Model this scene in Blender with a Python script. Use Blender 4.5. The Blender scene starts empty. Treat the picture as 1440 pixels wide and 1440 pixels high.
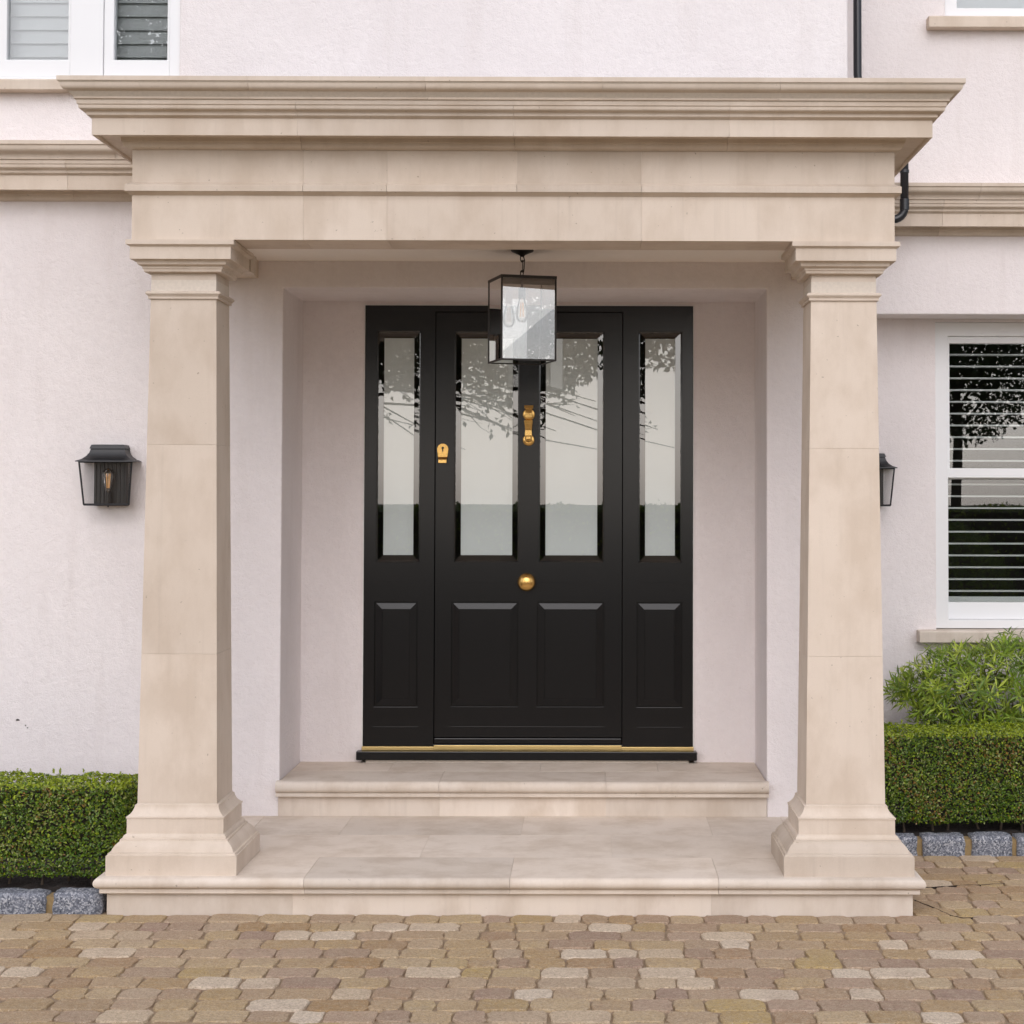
import bpy, bmesh, math, random
from mathutils import Vector, Matrix
from math import sin, cos, pi, radians as rad
random.seed(7)
S = bpy.context.scene
COL = S.collection
# ------------------------------------------------------------------ camera
cam = bpy.data.objects.new('camera', bpy.data.cameras.new('camera'))
COL.objects.link(cam)
F_PX, PX, PY = 2587.0, 839.7, 614.0           # focal length and principal point on a 1440 px frame
cam.data.sensor_width = 36.0
cam.data.lens = F_PX / 1440 * 36
cam.data.shift_x = (720 - PX) / 1440
cam.data.shift_y = (PY - 720) / 1440
cam.data.clip_start = 0.05
cam.data.clip_end = 3000
cam.matrix_world = (Matrix.Translation((.307, -7.24, 1.632)) @ Matrix.Rotation(-.00388, 4, 'Z')
                    @ Matrix.Rotation(pi/2 + .032966, 4, 'X') @ Matrix.Rotation(.002387, 4, 'Z'))
S.camera = cam
# ------------------------------------------------------------------ world, sun, exposure
SUN_EL, SUN_AZ = 37, 184            # overcast: a very soft sun from behind the camera
W = bpy.data.worlds.new('World'); S.world = W; W.use_nodes = True
wn = W.node_tree; wn.nodes.clear()
sky = wn.nodes.new('ShaderNodeTexSky'); sky.sky_type = 'NISHITA'; sky.sun_disc = False
sky.sun_elevation = rad(SUN_EL); sky.sun_rotation = rad(SUN_AZ); sky.air_density = 1.0; sky.dust_density = 2.0; sky.ozone_density = 1.0
hs = wn.nodes.new('ShaderNodeHueSaturation'); hs.inputs['Saturation'].default_value = .42
bg = wn.nodes.new('ShaderNodeBackground'); bg.inputs['Strength'].default_value = .15
wo = wn.nodes.new('ShaderNodeOutputWorld')
tint = wn.nodes.new('ShaderNodeMix'); tint.data_type = 'RGBA'; tint.blend_type = 'MULTIPLY'; tint.inputs[0].default_value = 1; tint.inputs[7].default_value = (.985, .985, 1.04, 1)
wn.links.new(sky.outputs[0], hs.inputs['Color']); wn.links.new(hs.outputs[0], tint.inputs[6]); wn.links.new(tint.outputs[2], bg.inputs[0]); wn.links.new(bg.outputs[0], wo.inputs[0])
sun = bpy.data.objects.new('sun', bpy.data.lights.new('sun', 'SUN')); COL.objects.link(sun)
sun.data.energy = .85; sun.data.angle = rad(90); sun.data.color = (1, .962, .915)
sd = Vector((sin(rad(SUN_AZ))*cos(rad(SUN_EL)), cos(rad(SUN_AZ))*cos(rad(SUN_EL)), sin(rad(SUN_EL))))
sun.rotation_euler = sd.to_track_quat('Z', 'Y').to_euler()
sun.location = (0, -10, 14)
S.view_settings.view_transform = 'Standard'; S.view_settings.look = 'None'
S.view_settings.exposure = 0.40; S.view_settings.gamma = 1
S.render.engine = 'CYCLES'
S.cycles.max_bounces = 14; S.cycles.diffuse_bounces = 8; S.cycles.transparent_max_bounces = 24
# ------------------------------------------------------------------ helpers
class MB:
    def __init__(s): s.v = []; s.f = []; s.c = []
    def quad(s, a, b, c, d):
        n = len(s.v); s.v += [a, b, c, d]; s.f.append((n, n+1, n+2, n+3)); return s
    def box(s, x0, x1, y0, y1, z0, z1):
        n = len(s.v)
        s.v += [(x, y, z) for z in (z0, z1) for y in (y0, y1) for x in (x0, x1)]
        s.f += [tuple(n+i for i in q) for q in ((0,2,3,1),(4,5,7,6),(0,1,5,4),(2,6,7,3),(0,4,6,2),(1,3,7,5))]
        return s
    def loft(s, secs, closed=True, caps=True):
        n = len(s.v); k = len(secs[0])
        for q in secs: s.v += [tuple(p) for p in q]
        for i in range(len(secs)-1):
            for j in range(k if closed else k-1):
                a = n+i*k+j; b = n+i*k+(j+1) % k
                s.f.append((a, b, b+k, a+k))
        if caps:
            s.f.append(tuple(n+j for j in reversed(range(k))))
            s.f.append(tuple(n+(len(secs)-1)*k+j for j in range(k)))
        return s
    def squares(s, prof, cx, cy, caps=True):
        """square 'lathe': list of (half width, z)"""
        return s.loft([[(cx-h, cy-h, z), (cx+h, cy-h, z), (cx+h, cy+h, z), (cx-h, cy+h, z)] for h, z in prof], caps=caps)
    def lathe(s, prof, c, axis='Z', n=24, caps=True):
        secs = []
        for r, t in prof:
            ring = []
            for i in range(n):
                a = 2*pi*i/n
                if axis == 'Z': p = (c[0]+r*cos(a), c[1]+r*sin(a), c[2]+t)
                elif axis == 'Y': p = (c[0]+r*cos(a), c[1]+t, c[2]+r*sin(a))
                else: p = (c[0]+t, c[1]+r*cos(a), c[2]+r*sin(a))
                ring.append(p)
            secs.append(ring)
        return s.loft(secs, caps=caps)
    def tube(s, pts, rad_, n=8, caps=True):
        pts = [Vector(p) for p in pts]; R = rad_ if isinstance(rad_, (list, tuple)) else [rad_]*len(pts)
        secs = []; up = None
        for i, p in enumerate(pts):
            d = (pts[min(i+1, len(pts)-1)]-pts[max(i-1, 0)]).normalized()
            if up is None:
                up = Vector((0, 0, 1)) if abs(d.z) < .9 else Vector((1, 0, 0))
            a = d.cross(up).normalized(); b = a.cross(d).normalized(); up = b
            secs.append([tuple(p+a*(R[i]*cos(2*pi*j/n))+b*(R[i]*sin(2*pi*j/n))) for j in range(n)])
        return s.loft(secs, caps=caps)
    def bar(s, a, b, w, t=None):
        return s.tube([a, b], w*.7071, 4) if t is None else s
    def build(s, name, mat, parent=None, smooth=False, bevel=0, recalc=True, col=None, tag=None):
        me = bpy.data.meshes.new(name); me.from_pydata(s.v, [], s.f); 
        if recalc:
            bm = bmesh.new(); bm.from_mesh(me); bmesh.ops.recalc_face_normals(bm, faces=bm.faces); bm.to_mesh(me); bm.free()
        if smooth:
            me.polygons.foreach_set('use_smooth', [True]*len(me.polygons))
            if smooth != 'all': me.set_sharp_from_angle(angle=rad(38))
        me.materials.append(mat)
        o = bpy.data.objects.new(name, me); COL.objects.link(o)
        if bevel:
            m = o.modifiers.new('bevel', 'BEVEL'); m.width = bevel; m.segments = 2; m.limit_method = 'ANGLE'; m.angle_limit = rad(40)
        if parent: o.parent = parent
        if tag: lab(o, *tag)
        return o
def lab(o, label=None, cat=None, group=None, kind=None):
    if label: o['label'] = label
    if cat: o['category'] = cat
    if group: o['group'] = group
    if kind: o['kind'] = kind
    return o
def empty(name, label, cat, group=None):
    o = bpy.data.objects.new(name, None); COL.objects.link(o); o.empty_display_size = .1
    return lab(o, label, cat, group)
def slab_holes(x0, x1, z0, z1, holes, yf, yb):
    """upright slab (front yf, back yb) with rectangular holes (x0,x1,z0,z1)"""
    xs = sorted({x0, x1, *[h[0] for h in holes], *[h[1] for h in holes]}); xs = [x for x in xs if x0 <= x <= x1]
    zs = sorted({z0, z1, *[h[2] for h in holes], *[h[3] for h in holes]}); zs = [z for z in zs if z0 <= z <= z1]
    solid = lambda i, j: 0 <= i < len(xs)-1 and 0 <= j < len(zs)-1 and not any(
        h[0]-1e-6 <= (xs[i]+xs[i+1])/2 <= h[1]+1e-6 and h[2]-1e-6 <= (zs[j]+zs[j+1])/2 <= h[3]+1e-6 for h in holes)
    m = MB(); idx = {}
    def V(i, j, b):
        k = (i, j, b)
        if k not in idx: idx[k] = len(m.v); m.v.append((xs[i], yb if b else yf, zs[j]))
        return idx[k]
    for i in range(len(xs)-1):
        for j in range(len(zs)-1):
            if not solid(i, j): continue
            m.f.append((V(i,j,0), V(i+1,j,0), V(i+1,j+1,0), V(i,j+1,0)))
            m.f.append((V(i,j,1), V(i,j+1,1), V(i+1,j+1,1), V(i+1,j,1)))
            if not solid(i-1, j): m.f.append((V(i,j,0), V(i,j+1,0), V(i,j+1,1), V(i,j,1)))
            if not solid(i+1, j): m.f.append((V(i+1,j,0), V(i+1,j,1), V(i+1,j+1,1), V(i+1,j+1,0)))
            if not solid(i, j-1): m.f.append((V(i,j,0), V(i,j,1), V(i+1,j,1), V(i+1,j,0)))
            if not solid(i, j+1): m.f.append((V(i,j+1,0), V(i+1,j+1,0), V(i+1,j+1,1), V(i,j+1,1)))
    return m
# ------------------------------------------------------------------ materials
class NT:
    def __init__(s, name):
        s.m = bpy.data.materials.new(name); s.m.use_nodes = True; s.t = s.m.node_tree
        s.b = s.t.nodes['Principled BSDF']; s.out = s.t.nodes['Material Output']
        s.geo = s.t.nodes.new('ShaderNodeNewGeometry'); s.oi = None
    def N(s, typ, **kw):
        n = s.t.nodes.new(typ)
        for k, v in kw.items():
            if hasattr(n, k): setattr(n, k, v)
        return n
    def L(s, a, b): s.t.links.new(a, b)
    def pos(s, scale=(1, 1, 1), rnd=False):
        mp = s.N('ShaderNodeMapping'); mp.inputs['Scale'].default_value = scale
        s.L(s.geo.outputs['Position'], mp.inputs['Vector'])
        if rnd:
            s.L(s.rand(), s.N('ShaderNodeMath').inputs[0])
            m = s.N('ShaderNodeMath', operation='MULTIPLY'); s.L(s.rand(), m.inputs[0]); m.inputs[1].default_value = 37
            s.L(m.outputs[0], mp.inputs['Location'])
        return mp.outputs[0]
    def rand(s):
        if not s.oi: s.oi = s.N('ShaderNodeObjectInfo')
        return s.oi.outputs['Random']
    def noise(s, scale, detail=4, rough=.55, vec=None, dist=0):
        n = s.N('ShaderNodeTexNoise'); n.inputs['Scale'].default_value = scale; n.inputs['Detail'].default_value = detail
        n.inputs['Roughness'].default_value = rough; n.inputs['Distortion'].default_value = dist
        s.L(vec if vec is not None else s.geo.outputs['Position'], n.inputs['Vector']); return n.outputs['Fac']
    def ramp(s, fac, stops, interp='LINEAR'):
        r = s.N('ShaderNodeValToRGB'); r.color_ramp.interpolation = interp; e = r.color_ramp.elements
        while len(e) < len(stops): e.new(.5)
        for q, (p, c) in zip(e, stops): q.position = p; q.color = (*c, 1) if len(c) == 3 else c
        s.L(fac, r.inputs[0]); return r.outputs[0]
    def mix(s, fac, a, b, mode='MIX'):
        n = s.N('ShaderNodeMix', data_type='RGBA', blend_type=mode)
        for sock, v in ((n.inputs[0], fac), (n.inputs[6], a), (n.inputs[7], b)):
            if isinstance(v, bpy.types.NodeSocket): s.L(v, sock)
            elif isinstance(v, (int, float)): sock.default_value = v
            else: sock.default_value = (*v, 1)
        return n.outputs[2]
    def math(s, op, a, b=0.):
        n = s.N('ShaderNodeMath', operation=op)
        for sock, v in ((n.inputs[0], a), (n.inputs[1], b)):
            if isinstance(v, bpy.types.NodeSocket): s.L(v, sock)
            else: sock.default_value = v
        return n.outputs[0]
    def maprange(s, v, a, b, c=0., d=1.):
        n = s.N('ShaderNodeMapRange'); s.L(v, n.inputs[0])
        for i, x in enumerate((a, b, c, d)): n.inputs[1+i].default_value = x
        return n.outputs[0]
    def bump(s, h, strength, dist, prev=None):
        n = s.N('ShaderNodeBump'); n.inputs['Strength'].default_value = strength; n.inputs['Distance'].default_value = dist
        s.L(h, n.inputs['Height'])
        if prev is not None: s.L(prev, n.inputs['Normal'])
        return n.outputs[0]
    def set(s, color=None, rough=None, metal=None, normal=None, **kw):
        for nm, v in (('Base Color', color), ('Roughness', rough), ('Metallic', metal), ('Normal', normal), *kw.items()):
            if v is None: continue
            sock = s.b.inputs[nm]
            if isinstance(v, bpy.types.NodeSocket): s.L(v, sock)
            elif isinstance(v, tuple): sock.default_value = (*v[:3], 1)
            else: sock.default_value = v
        return s.m
def m_simple(name, color, rough=.5, metal=0, nscale=0, namp=.15, bscale=0, bstr=.2, bdist=.002, **kw):
    n = NT(name); c = color
    if nscale:
        c = n.mix(n.noise(nscale, 4), tuple(x*(1-namp) for x in color), tuple(min(1, x*(1+namp)) for x in color))
    nor = n.bump(n.noise(bscale, 3), bstr, bdist) if bscale else None
    return n.set(c, rough, metal, nor, **kw)
def m_render(name, a, b):
    n = NT(name)
    big = n.noise(.9, 5, .6); mid = n.noise(38, 4, .65); fine = n.noise(210, 3, .6)
    c = n.mix(n.maprange(big, .38, .62), a, tuple(x*.975 for x in b))
    c = n.mix(n.maprange(mid, .38, .66, .0, .30), c, tuple(x*.90 for x in b))
    streak = n.noise(3.2, 4, .6, n.pos((3, 3, .35)))
    c = n.mix(n.maprange(streak, .54, .74, 0, .35), c, (b[0]*.86, b[1]*.84, b[2]*.82))
    pit = n.maprange(n.noise(95, 2, .5), .70, .78)
    c = n.mix(n.math('MULTIPLY', pit, .5), c, (b[0]*.72, b[1]*.69, b[2]*.68))
    nor = n.bump(mid, .6, .008); nor = n.bump(fine, .8, .0035, nor)
    return n.set(c, .93, 0, nor, **{'Specular IOR Level': .2})
def m_stone(name, a, b, c3):
    n = NT(name)
    big = n.noise(1.6, 6, .6, n.pos((1, 1, 1), True)); cloud = n.noise(5.5, 5, .62, n.pos((1, 1, .55), True))
    c = n.mix(n.maprange(big, .33, .68), a, b)
    c = n.mix(n.maprange(cloud, .44, .66, 0, .75), c, c3)
    streak = n.noise(7, 4, .6, n.pos((4, 4, .28), True))
    c = n.mix(n.maprange(streak, .55, .76, 0, .20), c, tuple(x*.83 for x in c3))
    drip = n.noise(1, 3, .6, n.pos((34, 34, .9), True))
    c = n.mix(n.maprange(drip, .60, .74, 0, .13), c, tuple(x*.66 for x in c3))
    grain = n.noise(420, 2, .6)
    c = n.mix(n.maprange(grain, .35, .7, 0, .16), c, tuple(x*.74 for x in c3))
    pit = n.maprange(n.noise(60, 2, .5), .735, .77)
    c = n.mix(n.math('MULTIPLY', pit, .55), c, (.22, .17, .12))
    hv = n.N('ShaderNodeHueSaturation'); n.L(c, hv.inputs['Color']); n.L(n.maprange(n.rand(), 0, 1, .90, 1.06), hv.inputs['Value'])
    nor = n.bump(n.noise(9, 4), .12, .006); nor = n.bump(grain, .22, .0015, nor)
    return n.set(hv.outputs[0], n.maprange(cloud, .3, .7, .72, .88), 0, nor, **{'Specular IOR Level': .3})
def m_thin_glass(name, tint=(.94, .95, .95), boost=1.9, ior=1.5):
    n = NT(name); t = n.t; t.nodes.remove(n.b)
    tr = n.N('ShaderNodeBsdfTransparent'); tr.inputs[0].default_value = (*tint, 1)
    gl = n.N('ShaderNodeBsdfGlossy'); gl.inputs['Roughness'].default_value = 0; gl.inputs[0].default_value = (1, 1, 1, 1)
    wav = n.bump(n.noise(2.5, 1), .012, .004); n.L(wav, gl.inputs['Normal'])
    fr = n.N('ShaderNodeFresnel'); fr.inputs['IOR'].default_value = ior
    mx = n.N('ShaderNodeMixShader'); n.L(n.math('MINIMUM', n.math('MULTIPLY', fr.outputs[0], boost), 1.), mx.inputs[0])
    n.L(tr.outputs[0], mx.inputs[1]); n.L(gl.outputs[0], mx.inputs[2]); n.L(mx.outputs[0], n.out.inputs[0]); return n.m
def m_leaf(name, rough=.42, trans=.25):
    n = NT(name); at = n.N('ShaderNodeAttribute', attribute_name='tint', attribute_type='GEOMETRY')
    n.set(at.outputs['Color'], rough, 0, **{'Specular IOR Level': .45})
    tl = n.N('ShaderNodeBsdfTranslucent'); n.L(at.outputs['Color'], tl.inputs[0])
    mx = n.N('ShaderNodeMixShader'); mx.inputs[0].default_value = trans
    n.L(n.b.outputs[0], mx.inputs[1]); n.L(tl.outputs[0], mx.inputs[2]); n.L(mx.outputs[0], n.out.inputs[0]); return n.m
M = {}
M['wall'] = m_render('white_render', (.84, .785, .775), (.80, .74, .73))
M['stone'] = m_stone('limestone', (.675, .578, .485), (.625, .528, .436), (.55, .452, .360))
M['floor_stone'] = m_stone('step_limestone', (.73, .645, .56), (.675, .585, .495), (.55, .455, .365))
M['mortar'] = m_simple('stone_mortar', (.62, .55, .47), .95, nscale=80, bscale=200)
M['ceiling'] = m_simple('porch_ceiling_render', (.86, .79, .71), .9, nscale=30, namp=.03, bscale=90, bstr=.2)
M['black'] = m_simple('black_satin_paint', (.006, .006, .0066), .20, nscale=2, namp=.2, bscale=30, bstr=.03, **{'Specular IOR Level': .34})
M['blackmetal'] = m_simple('black_powder_coat', (.014, .014, .016), .42, nscale=60, namp=.2, bscale=400, bstr=.08)
M['bronze'] = m_simple('dark_bronze', (.030, .026, .024), .45, .3, nscale=40, bscale=300, bstr=.05)
M['plastic'] = m_simple('black_pipe_plastic', (.016, .017, .021), .3)
M['brass'] = m_simple('polished_brass', (.74, .46, .15), .27, 1, nscale=60, namp=.10, bscale=160, bstr=.04)
M['brassdull'] = m_simple('threshold_brass', (.62, .46, .20), .38, 1, nscale=14, namp=.15)
M['white'] = m_simple('white_window_paint', (.75, .75, .755), .42, nscale=3, namp=.02)
M['slat'] = m_simple('white_blind_slat', (.86, .85, .80), .5)
M['louvre'] = m_simple('shutter_louvre', (.52, .52, .50), .5)
M['glass'] = m_thin_glass('window_glass', (.90, .92, .93), 1.7)
M['doorglass'] = m_thin_glass('bevelled_glass', (.92, .95, .94), 2.4)
M['lampglass'] = m_thin_glass('lantern_glass', (.96, .96, .96), 3.3)
M['wallglass'] = m_thin_glass('wall_lantern_glass', (.96, .96, .96), 1.4)
M['bulb'] = m_thin_glass('bulb_glass', (.97, .95, .92), 1.6)
M['frost'] = m_simple('etched_glass', (.70, .72, .72), .55, nscale=6, namp=.05, **{'Specular IOR Level': .2})
M['filament'] = m_simple('bulb_filament', (.80, .48, .22), .4, **{'Emission Color': (1, .55, .2, 1), 'Emission Strength': .12})
M['porcelain'] = m_simple('lamp_holder_grey', (.16, .16, .18), .4)
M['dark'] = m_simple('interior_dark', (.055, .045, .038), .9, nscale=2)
M['caulk'] = m_simple('white_sealant', (.78, .76, .74), .6)
M['soil'] = m_simple('dark_soil', (.022, .014, .010), .95, nscale=25, namp=.5, bscale=60, bstr=1, bdist=.02)
M['sand'] = m_simple('joint_sand', (.29, .21, .135), .95, nscale=140, namp=.28, bscale=260, bstr=.6, bdist=.003)
M['leaf'] = m_leaf('hedge_leaf', .27); M['shrubleaf'] = m_leaf('shrub_leaf', .38, .3)
M['bark'] = m_simple('bark', (.09, .065, .045), .9, nscale=30, namp=.4, bscale=40, bstr=.6, bdist=.01)
M['hedgecore'] = m_simple('hedge_twigs', (.030, .026, .014), .95, nscale=60, namp=.5)
M['mortarbrown'] = m_simple('kerb_mortar', (.30, .21, .10), .95, nscale=60, namp=.3, bscale=200, bstr=.5)
def m_granite():
    n = NT('grey_granite')
    v = n.N('ShaderNodeTexVoronoi'); v.inputs['Scale'].default_value = 170; n.L(n.geo.outputs['Position'], v.inputs['Vector'])
    c = n.ramp(v.outputs['Color'], [(.05, (.035, .04, .055)), (.4, (.13, .14, .17)), (.62, (.24, .25, .28)), (.85, (.46, .46, .48))])
    c = n.mix(n.maprange(n.noise(6, 4), .4, .7, 0, .35), c, (.19, .20, .24))
    return n.set(c, .75, 0, n.bump(n.noise(30, 6), .5, .014))
M['granite'] = m_granite()
def m_paver():
    n = NT('tumbled_paver'); r = n.math('FRACT', n.math('ADD', n.rand(), n.math('MULTIPLY', n.geo.outputs['Random Per Island'], 7.31)))
    c = n.ramp(r, [(0, (.45, .30, .145)), (.10, (.52, .38, .21)), (.20, (.37, .225, .10)), (.30, (.45, .315, .23)),
                   (.40, (.55, .41, .24)), (.49, (.345, .23, .18)), (.58, (.49, .345, .13)), (.66, (.55, .425, .295)), (.74, (.39, .26, .18)), (.83, (.51, .365, .205)), (.88, (.68, .545, .40)), (1, (.76, .64, .505))], 'LINEAR')
    p = n.pos((1, 1, 1), True)
    mott = n.noise(16, 5, .65, p); fine = n.noise(110, 4, .65); blot = n.noise(5, 3, .6, p)
    c = n.mix(n.maprange(mott, .40, .66, 0, .5), c, n.mix(.4, c, (.55, .43, .30)))
    c = n.mix(n.maprange(blot, .50, .68, 0, .5), c, n.mix(.5, c, (.33, .21, .17)))
    c = n.mix(n.maprange(fine, .42, .62, 0, .7), c, n.mix(.6, c, (.20, .14, .085)))
    c = n.mix(n.maprange(n.noise(52, 4, .7, p), .45, .62, 0, .6), c, n.mix(.55, c, (.52, .42, .30)))
    c = n.mix(n.math('MULTIPLY', n.maprange(n.noise(230, 3, .7), .57, .66), .75), c, (.66, .56, .44))
    c = n.mix(n.math('MULTIPLY', n.maprange(n.noise(170, 3, .7, n.pos((1, 1.7, 1), True)), .58, .66), .7), c, (.15, .10, .065))
    nor = n.bump(mott, .6, .012); nor = n.bump(fine, 1., .006, nor)
    return n.set(c, .9, 0, nor, **{'Specular IOR Level': .25})
M['paver'] = m_paver()
# ------------------------------------------------------------------ key dimensions (metres; Z 0 = paving, Y 0 = column plinth face)
YC = .2566           # column centre depth
CX = 1.325           # column centre, left and right
YW = 1.358           # main wall face
YR = 2.42            # set-back wall face on the right
YB = 2.67            # window recess in the set-back wall
YD = 1.96            # back of the door recess
XC = 1.517           # right-hand corner of the main wall
ZF, ZT = .151, .315  # porch floor, door step
# ------------------------------------------------------------------ ground
gm = MB(); gm.quad((-400, -400, -.04), (400, -400, -.04), (400, 400, -.04), (-400, 400, -.04))
lab(gm.build('ground', m_simple('grass_ground', (.06, .085, .03), .95, nscale=3, namp=.4, bscale=60, bstr=.6), None), 'grassy ground far around the house', 'ground', kind='structure')
dm = MB(); dm.quad((-9, -14, -.0038), (9, -14, -.0038), (9, 3.2, -.0038), (-9, 3.2, -.0038))
drive = lab(dm.build('driveway', M['sand']), 'sandy driveway bed under tan tumbled block paving before the porch', 'driveway', kind='structure')
# pavers: a few shared meshes, one object each
def paver_mesh(L, Wd, k):
    r = random.Random(k); base = []
    hx, hy, cr = L/2, Wd/2, min(.030, Wd*.3)
    corners = [(hx, hy), (-hx, hy), (-hx, -hy), (hx, -hy)]
    for q, (sx, sy) in enumerate(((1, 1), (-1, 1), (-1, -1), (1, -1))):
        c2 = cr*r.uniform(.55, 1.25)
        for t in (0, .5, 1):
            a = pi/2*(q+t); base.append((sx*(hx-c2)+c2*cos(a), sy*(hy-c2)+c2*sin(a)))
        nx, ny = corners[(q+1) % 4]; mx, my = (corners[q][0]+nx)/2, (corners[q][1]+ny)/2
        base.append((mx, my))
    base = [(x+r.uniform(-.0048, .0048), y+r.uniform(-.0048, .0048)) for x, y in base]
    n = len(base); V = []; Fc = []
    for sc, z in ((1.0, -.035), (1.0, -.0050), (.985, .0014), (.95, .0034)):
        V += [(x*(1-(1-sc)*1.0) if abs(x) > 0 else x, y*(1-(1-sc)*1.3), z+r.uniform(-.0014, .0014)*(z > 0)) for x, y in base]
    for i in range(3):
        for j in range(n):
            a = i*n+j; b = i*n+(j+1) % n; Fc.append((a, b, b+n, a+n))
    V.append((r.uniform(-.01, .01), r.uniform(-.01, .01), .0036)); 
    for j in range(n): Fc.append((3*n+j, 3*n+(j+1) % n, 4*n))
    me = bpy.data.meshes.new('paver'); me.from_pydata(V, [], Fc); me.materials.append(M['paver']); return me
PW = .134
LENS = (.106, .132, .168, .196)
pav = {L: [paver_mesh(L-.005, PW-.005, int(L*1000)*10+k) for k in range(7)] for L in LENS}
fm = M['paver']
field = MB(); cells = []
rr = random.Random(11)
y = -.004
def in_solid(x0, x1, y0, y1):
    if x1 > -1.56 and x0 < 1.56 and y1 > .004 : return True     # porch platform, wall
    if x1 <= -1.56+.001 and y1 > .004 : return True               # left border
    if x0 >= 1.56-.001 and y1 > 1.235: return True
    return False
rows = [(-.004-PW*(i+1), -.004-PW*i) for i in range(30)] + [(.0-.004+PW*i, -.004+PW*(i+1)) for i in range(10)]
for y0, y1 in rows:
    x = -5+rr.uniform(0, .2) if y0 < -.01 else 1.582
    while x < 5:
        L = rr.choice((.106, .132, .132, .168, .168, .196))
        xa, xb = x, x+L; x = xb
        if y0 > -.01 and xa < 1.58: continue
        if in_solid(xa, xb, y0, y1): continue
        cells.append((xa, xb, y0, y1, L))
def half_w(yy): return (yy+7.24)*.29
vis = [c for c in cells if c[2] > -1.62 and (c[1] > -half_w(c[3])-.05) and c[0] < .3+(c[3]+7.24)*.237+.05]
vis.sort(key=lambda c: -c[2]); vis.sort(key=lambda c: (c[3]+7.24))
vis = set(vis[:300])
for c in cells:
    xa, xb, y0, y1, L = c; cx, cy = (xa+xb)/2, (y0+y1)/2+rr.uniform(-.003, .003)
    me = rr.choice(pav[L]); rz = rr.choice((0, pi))+rr.uniform(-.045, .045); z = rr.uniform(-.002, .0025); tx, ty = rr.uniform(-.012, .012), rr.uniform(-.014, .014)
    if c in vis:
        o = bpy.data.objects.new('paver', me); COL.objects.link(o); o.parent = drive
        o.location = (cx, cy, z); o.rotation_euler = (tx, ty, rz)
    else:
        mt = Matrix.Translation((cx, cy, z)) @ Matrix.Rotation(rz, 4, 'Z')
        n = len(field.v); field.v += [tuple(mt @ v.co) for v in me.vertices]; field.f += [tuple(n+i for i in p.vertices) for p in me.polygons]
fo = field.build('paver_field', M['paver'], drive, recalc=False); fo['kind'] = 'stuff'
# sand lines worked loose round a lifted run of pavers beside the porch
jm = M['soil']
def strip(pts, w, z=.0045):
    b = MB()
    b.loft([[(x, yy-w/2, z-.012), (x, yy+w/2, z-.012), (x, yy+w/2, z), (x, yy-w/2, z)] for x, yy in pts]); return b
def wobble(pts, sd):
    r = random.Random(sd); out = []
    for (a, b), (c, d) in zip(pts, pts[1:]):
        k = max(2, int(math.hypot(c-a, d-b)/.035))
        out += [(a+(c-a)*i/k, b+(d-b)*i/k+r.uniform(-.007, .007)) for i in range(k)]
    return out
strip(wobble([(1.62, .47), (1.71, .508), (1.83, .543), (1.942, .566), (2.05, .585), (2.151, .601), (2.7, .66)], 1), .0045).build('open_joint', jm, drive)
strip(wobble([(1.60, .33), (1.64, .24), (1.69, .10), (1.72, .0), (1.76, -.05), (1.88, -.015), (2.017, .035), (2.4, .10)], 2), .004).build('open_joint', jm, drive)
# planting beds
def bed(name, x0, x1, y0, y1, z, label):
    b = MB(); nx, ny = int((x1-x0)/.06), int((y1-y0)/.06); r = random.Random(3)
    for j in range(ny+1):
        for i in range(nx+1): b.v.append((x0+(x1-x0)*i/nx, y0+(y1-y0)*j/ny, z+r.uniform(-.015, .015)))
    for j in range(ny):
        for i in range(nx): a = j*(nx+1)+i; b.f.append((a, a+1, a+nx+2, a+nx+1))
    return lab(b.build(name, M['soil'], smooth='all'), label, 'soil', kind='structure')
bed('flower_bed', -5, -1.6, .14, YW, .045, 'dark soil bed under the box hedge left of the steps')
bed('flower_bed', 1.53, 5, 1.34, YB, .05, 'dark soil bed under the box hedge and leafy shrub by the sash window')
# granite kerbs
def granite(name, x0, x1, y0, y1, z1, parent, sd):
    r = random.Random(sd); b = MB(); nx, nz, ny = 8, 5, 4
    bm = bmesh.new(); bmesh.ops.create_cube(bm, size=1)
    bmesh.ops.subdivide_edges(bm, edges=bm.edges, cuts=4, use_grid_fill=True)
    for v in bm.verts:
        x, yy, z = v.co*2
        k = .10; 
        rx = (x0+x1)/2+(x1-x0)/2*x*(1-.02*(abs(z)**8)-.015*abs(yy)**8); ry = (y0+y1)/2+(y1-y0)/2*yy*(1-.04*abs(z)**8-.03*abs(x)**8); rz = (-.06+z1)/2+(z1+.06)/2*z*(1-.03*abs(x)**8-.03*abs(yy)**8)
        v.co = (rx+r.uniform(-.004, .004), ry+r.uniform(-.005, .005), rz+r.uniform(-.004, .004))
    me = bpy.data.meshes.new(name); bm.to_mesh(me); bm.free(); me.materials.append(M['granite'])
    me.polygons.foreach_set('use_smooth', [True]*len(me.polygons))
    o = bpy.data.objects.new(name, me); COL.objects.link(o); o.parent = parent; return o
def kerb(segs, y0, y1, z1, label, sd):
    b = MB(); b.box(segs[0][0]+.01, segs[-1][1]-.01, y0+.02, y1-.012, -.05, z1-.018)
    k = lab(b.build('kerb', M['mortarbrown']), label, 'kerb', kind='structure')
    for i, (a, c) in enumerate(segs): granite('granite_block', a, c, y0, y1, z1+((i*7) % 3-1)*.003, k, sd+i)
L = []; x = -1.598
while x > -5: w = .194 if not L else rr.uniform(.2, .235); L.append((x-w, x)); x -= w+.03
kerb(L[::-1], .025, .135, .078, 'grey granite kerb setts bordering the hedge bed left of the steps', 20)
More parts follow.
